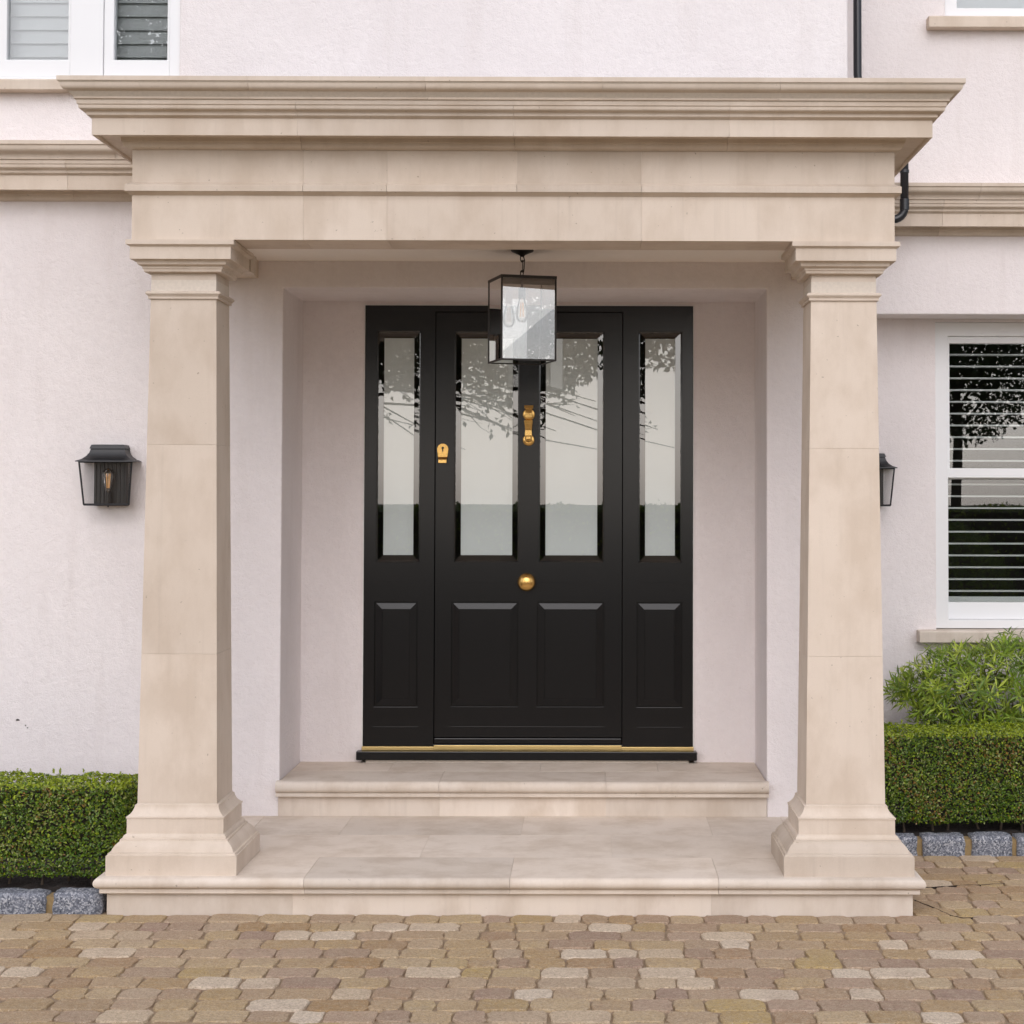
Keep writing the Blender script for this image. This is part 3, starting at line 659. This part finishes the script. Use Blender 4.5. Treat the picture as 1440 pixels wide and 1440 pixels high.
def wall_lantern(x, ywall, label):
    r = empty('wall_lantern', label, 'lantern', 'black wall lanterns beside the porch'); r.location = (x, ywall, 1.587)
    D0, D1 = -.128, -.105       # front depth at eaves and foot
    W0, W1 = .121, .1035
    b0, b1 = .086, .078
    MB().box(-.074, .076, -.044, .0, .0, .205).build('backplate', M['blackmetal'], r, bevel=.002)
    # flared roof
    secs = []
    for w, d, z in ((.136, -.144, .2035), (.134, -.142, .208), (.112, -.122, .216), (.094, -.106, .230), (.083, -.096, .246), (.078, -.090, .264)):
        secs.append([(-w, -.001, z), (w, -.001, z), (w, d, z), (-w, d, z)])
    MB().loft(secs).build('roof', M['blackmetal'], r, smooth=True)
    MB().loft([[(-w, -.001, z), (w, -.001, z), (w, d, z), (-w, d, z)] for w, d, z in ((.083, -.096, .2645), (.080, -.093, .272), (.076, -.088, .282), (.066, -.08, .284))]).build('cap', M['blackmetal'], r, smooth=True)
    fr = MB(); tk = .0062
    P = lambda s, top: (s*(W0 if top else W1), D0 if top else D1, .203 if top else .006)
    Q = lambda s, top: (s*(b0 if top else b1), -.030, .203 if top else .006)
    for s in (-1, 1):
        fr.bar(P(s, 1), P(s, 0), tk); fr.bar(P(s, 0), Q(s, 0), tk); fr.bar(P(s, 1), Q(s, 1), tk)
    fr.bar(P(-1, 0), P(1, 0), tk*1.15); fr.bar(P(-1, 1), P(1, 1), tk)
    fr.build('frame', M['blackmetal'], r)
    MB().quad(P(-1, 0), P(1, 0), P(1, 1), P(-1, 1)).build('glass_pane', M['wallglass'], r)
    for s in (-1, 1):
        MB().quad(P(s, 0), Q(s, 0), Q(s, 1), P(s, 1)).build('glass_pane', M['wallglass'], r)
    MB().lathe([(.004, -.006), (.004, .004), (.002, .006)], (.008, D1+.004, 0), 'Z', 10).build('thumb_screw', M['blackmetal'], r)
    MB().lathe([(.015, .004), (.015, .064)], (0, -.075, 0), 'Z', 14).build('lamp_holder', M['blackmetal'], r, smooth=True)
    bulb(r, (0, -.075, .064), up=True)
    rb = MB()
    for i in range(8): rb.box(-.068+.0185*i, -.062+.0185*i, -.049, -.0442, .012, .198)
    rb.build('back_ribs', M['blackmetal'], r, bevel=.001); return r
wall_lantern(-1.922, YW, 'black lantern with filament bulb on the wall above the hedge by the left column')
wall_lantern(1.806, YB+.001, 'black lantern half hidden by the right column near the sash window')
# ------------------------------------------------------------------ downpipe
dp = empty('downpipe', 'black drain pipe running down the corner beside the porch cornice', 'pipe')
yp = 2.12
MB().tube([(1.674, yp, 6.2), (1.674, yp, 3.80), (1.682, yp, 3.74), (1.90, yp, 3.45), (1.913, yp, 3.39), (1.913, yp, 3.12)] , .0215, 16).build('pipe', M['plastic'], dp, smooth='all')
MB().tube([(1.913, yp, 3.135)]+[(1.913-.06*(1-cos(a)), yp, 3.115-.06*sin(a)) for a in [pi/2*i/6 for i in range(7)]]+[(1.60, yp, 3.05)], .0215, 16).build('elbow', M['plastic'], dp, smooth='all')
MB().lathe([(.0215, -.012), (.0245, -.011), (.0245, .045), (.0215, .046)], (1.913, yp, 3.115), 'Z', 18).build('collar', M['plastic'], dp, smooth=True)
MB().lathe([(.0215, -.006), (.0245, -.005), (.0245, .010), (.0215, .012)], (1.913, yp, 3.30), 'Z', 18).build('collar', M['plastic'], dp, smooth=True)
for z in (4.6, 5.8): MB().box(1.66, 1.69, yp, YR, z, z+.02).build('bracket', M['plastic'], dp)
# ------------------------------------------------------------------ planting
def leaf_mesh(name, items, mat, parent, cup=.25):
    """items: (centre, normal-ish dir, length dir, len, width, colour) -> folded 4-tri leaves"""
    V, Fc, C = [], [], []
    for c, nrm, ld, ln, wd, colr in items:
        ld = (ld-nrm*ld.dot(nrm)).normalized(); sd = nrm.cross(ld)
        n = len(V); a = c-ld*ln*.5; b = c+ld*ln*.5-nrm*ln*.08; m = c+nrm*0
        V += [a, m-sd*wd*.5+nrm*wd*cup, b, m+sd*wd*.5+nrm*wd*cup, m]
        Fc += [(n, n+4, n+1), (n+1, n+4, n+2), (n+2, n+4, n+3), (n+3, n+4, n)]
        C += [colr]*4
    me = bpy.data.meshes.new(name); me.from_pydata([tuple(v) for v in V], [], Fc); me.materials.append(mat)
    at = me.attributes.new('tint', 'FLOAT_COLOR', 'FACE'); at.data.foreach_set('color', [x for c in C for x in (*c, 1)])
    o = bpy.data.objects.new(name, me); COL.objects.link(o); o.parent = parent; o['kind'] = 'stuff'; return o
def rv(r): 
    z = r.uniform(-1, 1); a = r.uniform(0, 2*pi); q = math.sqrt(1-z*z); return Vector((q*cos(a), q*sin(a), z))
def hcol(r, kind):
    b = r.uniform(.7, 1.3)
    if kind == 'new': c = (.30, .37, .025)
    elif kind == 'bronze': c = (.25, .15, .035)
    elif kind == 'pale': c = (.30, .33, .10)
    else: c = r.choice(((.095, .17, .018), (.14, .22, .02), (.065, .13, .018), (.20, .27, .022), (.11, .17, .03)))
    return tuple(x*b for x in c)
from mathutils import noise as mnoise
def box_hedge(x0, x1, y0, y1, z0, z1, dens, label, sd, bronze):
    r = random.Random(sd)
    root = empty('box_hedge', label, 'hedge', 'clipped box hedges'); root.location = ((x0+x1)/2, (y0+y1)/2, 0); off = Vector(root.location)
    ctr = Vector(((x0+x1)/2, (y0+y1)/2, (z0+z1)/2)); hx, hy, hz = (x1-x0)/2, (y1-y0)/2, (z1-z0)/2; R = .07
    items = []
    faces = [('y', -1, (x1-x0)*(z1-z0)), ('z', 1, (x1-x0)*(y1-y0)), ('x', -1, (y1-y0)*(z1-z0)), ('x', 1, (y1-y0)*(z1-z0))]
    for ax, s, area in faces:
        for _ in range(int(area*dens*(1 if ax == 'y' else .75))):
            u, v = r.uniform(-1, 1), r.uniform(-1, 1); dep = abs(r.gauss(0, .018))
            if ax == 'y': p = Vector((u*hx, -hy, v*hz)); nn = Vector((0, -1, 0))
            elif ax == 'z': p = Vector((u*hx, v*hy, hz)); nn = Vector((0, 0, 1))
            else: p = Vector((s*hx, u*hy, v*hz)); nn = Vector((s, 0, 0))
            inner = Vector((max(-hx+R, min(hx-R, p.x)), max(-hy+R, min(hy-R, p.y)), max(-hz+R*.4, min(hz-R*.35, p.z))))
            d = p-inner
            if d.length > 1e-6:
                q = Vector((d.x/R, d.y/R, d.z/(R*.35))); 
                p = inner+Vector((d.x, d.y, d.z))*(1/max(1, q.length)); nn = q.normalized()
            w = ctr+p
            bumpv = mnoise.noise(w*7)*.016+mnoise.noise(w*19)*.010
            if v < -.8 and ax != 'z' and r.random() < (-.8-v)*4.2*(.55+mnoise.noise(w*9)): continue
            p = p+nn*(bumpv-dep*.9)
            if v < 0 and ax == 'y': p.y += (.02+.035*max(0, mnoise.noise(w*5)))*(-v)**3
            w = ctr+p
            nz = mnoise.noise(w*5.5+Vector((sd, 0, 0)))
            k = r.random()
            top = (p.z > hz-.022)
            if top and k < .62: kind = 'new'
            elif k < bronze*(1+2.4*nz): kind = 'bronze'
            elif k > .90-.10*nz: kind = 'pale'
            elif k > .80 and nz > .0: kind = 'new'
            else: kind = 'green'
            nrm = (nn+rv(r)*.95+Vector((0, 0, .25))).normalized(); ld = (nn*.5+rv(r)+Vector((0, 0, .3)))
            ln = r.uniform(.0105, .019)
            items.append((w-off, nrm, ld, ln, ln*r.uniform(.5, .66), hcol(r, kind)))
    # loose sprigs standing out of the clipped faces
    for _ in range(int((x1-x0)*120)):
        u = r.uniform(-1, 1); 
        if r.random() < .6: p = Vector((u*hx, r.uniform(-1, 1)*hy, hz-.004)); d = Vector((r.uniform(-.35, .35), r.uniform(-.35, .35), 1)).normalized(); kind = 'new'
        else: p = Vector((u*hx, -hy+.004, r.uniform(-.7, .95)*hz)); d = Vector((r.uniform(-.5, .5), -1, r.uniform(-.1, .8))).normalized(); kind = r.choice(('new', 'green', 'green', 'pale'))
        for j in range(5):
            c = ctr+p+d*(.001+.0032*j); ld = (d+rv(r)*.8).normalized(); items.append((c-off, rv(r), ld, .015, .0085, hcol(r, kind)))
    leaf_mesh('foliage', items, M['leaf'], root)
    c = MB().squares([(.5, z0+.04), (.5, z1-.045)], 0, 0); s = .038
    c = MB().box(x0+s-off.x, x1-s-off.x, y0+s+.02-off.y, y1-s-off.y, z0+.09, z1-.045)
    c.build('twig_core', M['hedgecore'], root)
    st = MB(); nst = int((x1-x0)/.11)
    for i in range(nst):
        x = x0+.08+(x1-x0-.16)*(i+r.uniform(-.3, .3))/(nst-1); yy = y0+r.uniform(.09, .2)
        st.tube([(x-off.x, yy-off.y, .02), (x+r.uniform(-.03, .03)-off.x, yy+.01-off.y, .11), (x+r.uniform(-.06, .06)-off.x, yy+.02-off.y, z0+.14)], [.007, .006, .004], 5)
    st.build('stems', M['bark'], root)
    return root
box_hedge(-4.2, -1.548, .235, .60, .075, .470, 24000, 'clipped dark green box hedge left of the porch steps', 3, .05)
box_hedge(1.635, 4.4, 1.46, 1.86, .085, .530, 24000, 'clipped box hedge with bronze leaf tips beneath the leafy shrub', 5, .10)
def shrub():
    r = random.Random(21); cx, cy, cz = 2.62, 2.20, .64
    root = empty('leafy_shrub', 'bright green narrow-leaved shrub rising behind the hedge under the window', 'shrub'); root.location = (cx, cy, 0); off = Vector((cx, cy, 0))
    items = []; st = MB(); k = 0
    while k < 1700:
        d = rv(r)
        if d.z < -.75: continue
        rad_ = .62+.38*r.random()**.6
        p = Vector((cx+d.x*.80*rad_, cy+d.y*.33*rad_, cz+d.z*.29*rad_))
        p.z += .055*mnoise.noise(p*6); p.x += .05*mnoise.noise(p*5+Vector((9, 0, 0)))
        if p.x < 1.95 and p.z < .6: p.z += .05
        if p.y > YB-.05 or p.z < .42 or p.y < 1.85: continue
        if p.z > .90 and p.y > 2.45: continue
        k += 1
        ax = (d+Vector((0, -.25, .55))+rv(r)*.4).normalized()
        base = r.choice(((.25, .36, .03), (.19, .29, .028), (.33, .43, .04), (.12, .20, .026), (.42, .50, .07), (.20, .26, .03)))
        for j in range(r.randint(5, 8)):
            a = 2*pi*j/6+r.uniform(-.4, .4); t1 = ax.orthogonal().normalized(); t2 = ax.cross(t1)
            out = (t1*cos(a)+t2*sin(a)); ld = (out+ax*r.uniform(.1, .8)).normalized()
            ln = r.uniform(.045, .085); nrm = (ax-ld*ax.dot(ld)+rv(r)*.25).normalized(); b = r.uniform(.75, 1.25)
            items.append((p+ld*ln*.5-off, nrm, ld, ln, ln*r.uniform(.12, .17), tuple(x*b for x in base)))
        if k % 12 == 0:
            q = Vector((cx+(p.x-cx)*.25, cy+(p.y-cy)*.4, .12)); m = (p+q)/2+Vector((0, 0, -.06))
            st.tube([q-off, m-off, p-off], [.006, .004, .002], 5)
    leaf_mesh('foliage', items, M['shrubleaf'], root, .12); st.build('stems', M['bark'], root)
shrub()
# ------------------------------------------------------------------ behind the camera: what the glass mirrors
def far_tree(x, y, h, r0, zc, rx, rz, n, leaf, cols, label, sd, limbs, droop=0):
    r = random.Random(sd); root = empty('garden_tree', label, 'tree'); root.location = (x, y, 0); items = []
    MB().tube([(0, 0, -.1), (.05, .02, h*.35), (-.04, .05, h*.7), (.03, 0, h*.93)], [r0, r0*.8, r0*.5, r0*.15], 10).build('trunk', M['bark'], root, smooth='all')
    cl = []
    lm = MB()
    for _ in range(limbs):
        d = rv(r); d.z = abs(d.z)*.6-.1; tip = Vector((d.x*rx*.9, d.y*rx*.9, zc+d.z*rz)); b = Vector((0, 0, max(.5, tip.z*.6)))
        lm.tube([b, (b+tip)/2+Vector((0, 0, .3)), tip], [r0*.3, r0*.2, .01], 6); cl.append(tip)
    lm.build('limbs', M['bark'], root, smooth='all')
    for _ in range(n):
        d = rv(r)*r.random()**.4; p = Vector((d.x*rx, d.y*rx, zc+d.z*rz))
        if mnoise.noise(p*1.1+Vector((sd, 0, 0))) < -.12: continue
        b = r.uniform(.7, 1.25); items.append((p, rv(r), rv(r), leaf*r.uniform(.7, 1.2), leaf*.55, tuple(c*b for c in r.choice(cols))))
    leaf_mesh('foliage', items, M['leaf'], root); return root
G1 = ((.05, .085, .02), (.07, .10, .025), (.04, .07, .02))
far_tree(-6.15, -18.5, 11, .22, 7.6, 1.5, 4.2, 30000, .16, G1, 'tall dark tree across the garden mirrored in the upper window', 4, 14)
far_tree(7.3, -22.5, 8, .11, 4.9, 2.6, 2.3, 22000, .13, G1, 'broad tree across the drive mirrored in the sash window', 9, 14)
# leafy boughs hanging over the drive behind the camera
bt = empty('garden_tree', 'spreading tree behind the viewpoint with boughs hanging over the drive', 'tree'); bt.location = (-5.2, -11, 0)
MB().tube([(0, 0, -.1), (.1, 0, 1.6), (0, .1, 3.2), (.2, 0, 5)], [.17, .14, .11, .03], 10).build('trunk', M['bark'], bt, smooth='all')
r = random.Random(31); lm = MB(); it = []
for q in range(22):
    z0 = r.uniform(2.8, 3.8); L = r.uniform(3.0, 7.2); y1 = r.uniform(-.9, .9); z1 = r.uniform(2.15, 3.3)
    pts = [Vector((0, 0, z0)).lerp(Vector((L, y1, z1)), t)+Vector((0, 0, .30*sin(pi*t)))+rv(r)*.05 for t in [i/8 for i in range(9)]]
    lm.tube(pts, [.024*(1-t*.9)+.003 for t in [i/8 for i in range(9)]], 5)
    for s_ in range(9):
        t = r.uniform(.35, 1); b = pts[int(t*8)]; e = b+Vector((r.uniform(.15, .6), r.uniform(-.3, .3), r.uniform(-.35, .2)))
        lm.tube([b, (b+e)/2+rv(r)*.04, e], [.007, .005, .002], 4)
        for l in range(r.randint(2, 6)):
            c = b.lerp(e, r.uniform(.3, 1.05))+rv(r)*.05
            it.append((c, rv(r), rv(r)-Vector((0, 0, .4)), r.uniform(.06, .11), r.uniform(.035, .06), (.05*r.uniform(.7, 1.3), .085*r.uniform(.7, 1.3), .025)))
for q in range(15000):          # the crown itself, hanging above the twigs
    d = rv(r)*r.random()**.35; c = Vector((3.6+d.x*3.9, d.y*1.1, 3.75+d.z*.95))
    c.z += .25*mnoise.noise(c*.9)
    it.append((c, rv(r), rv(r), r.uniform(.08, .13), r.uniform(.045, .07), tuple(x*r.uniform(.7, 1.3) for x in ((.085, .075, .035) if q % 3 else (.06, .09, .03)))))
lm.build('limbs', M['bark'], bt, smooth='all'); leaf_mesh('foliage', it, M['leaf'], bt)
# hedge along the front boundary
hb = empty('boundary_hedge', 'long dark hedge along the front boundary opposite the house', 'hedge'); hb.location = (0, -15.5, 0)
MB().box(-14, 14, -.4, .35, 0, 1.42).build('twig_core', M['hedgecore'], hb)
r = random.Random(8); it = []
for _ in range(26000):
    x = r.uniform(-14, 14)
    p = Vector((x, .38, r.uniform(.0, 1.5))) if r.random() < .7 else Vector((x, r.uniform(-.4, .4), 1.45))
    p += rv(r)*.05+Vector((0, .08*mnoise.noise(p*2), .10*mnoise.noise(p*1.3)))
    it.append((p, rv(r), rv(r), .07, .045, hcol(r, 'green' if r.random() < .85 else 'new')))
leaf_mesh('foliage', it, M['leaf'], hb)
# rounded bush on the forecourt beside the drive
bb = empty('garden_bush', 'rounded dark bush beside the drive in front of the house', 'bush'); bb.location = (3.72, -5.0, 0)
r = random.Random(77); it = []
for _ in range(6000):
    d = rv(r); q = .8+.2*r.random(); p = Vector((d.x*.66*q*(1.1-.25*d.z), d.y*.62*q, .70+d.z*.76*q)); p += d*.08*mnoise.noise(p*4)
    it.append((p, rv(r), rv(r), .05, .028, hcol(r, 'green')))
leaf_mesh('foliage', it, M['leaf'], bb)
MB().tube([(0, 0, -.05), (.03, 0, .5), (0, .02, 1.0)], [.04, .03, .01], 8).build('trunk', M['bark'], bb)
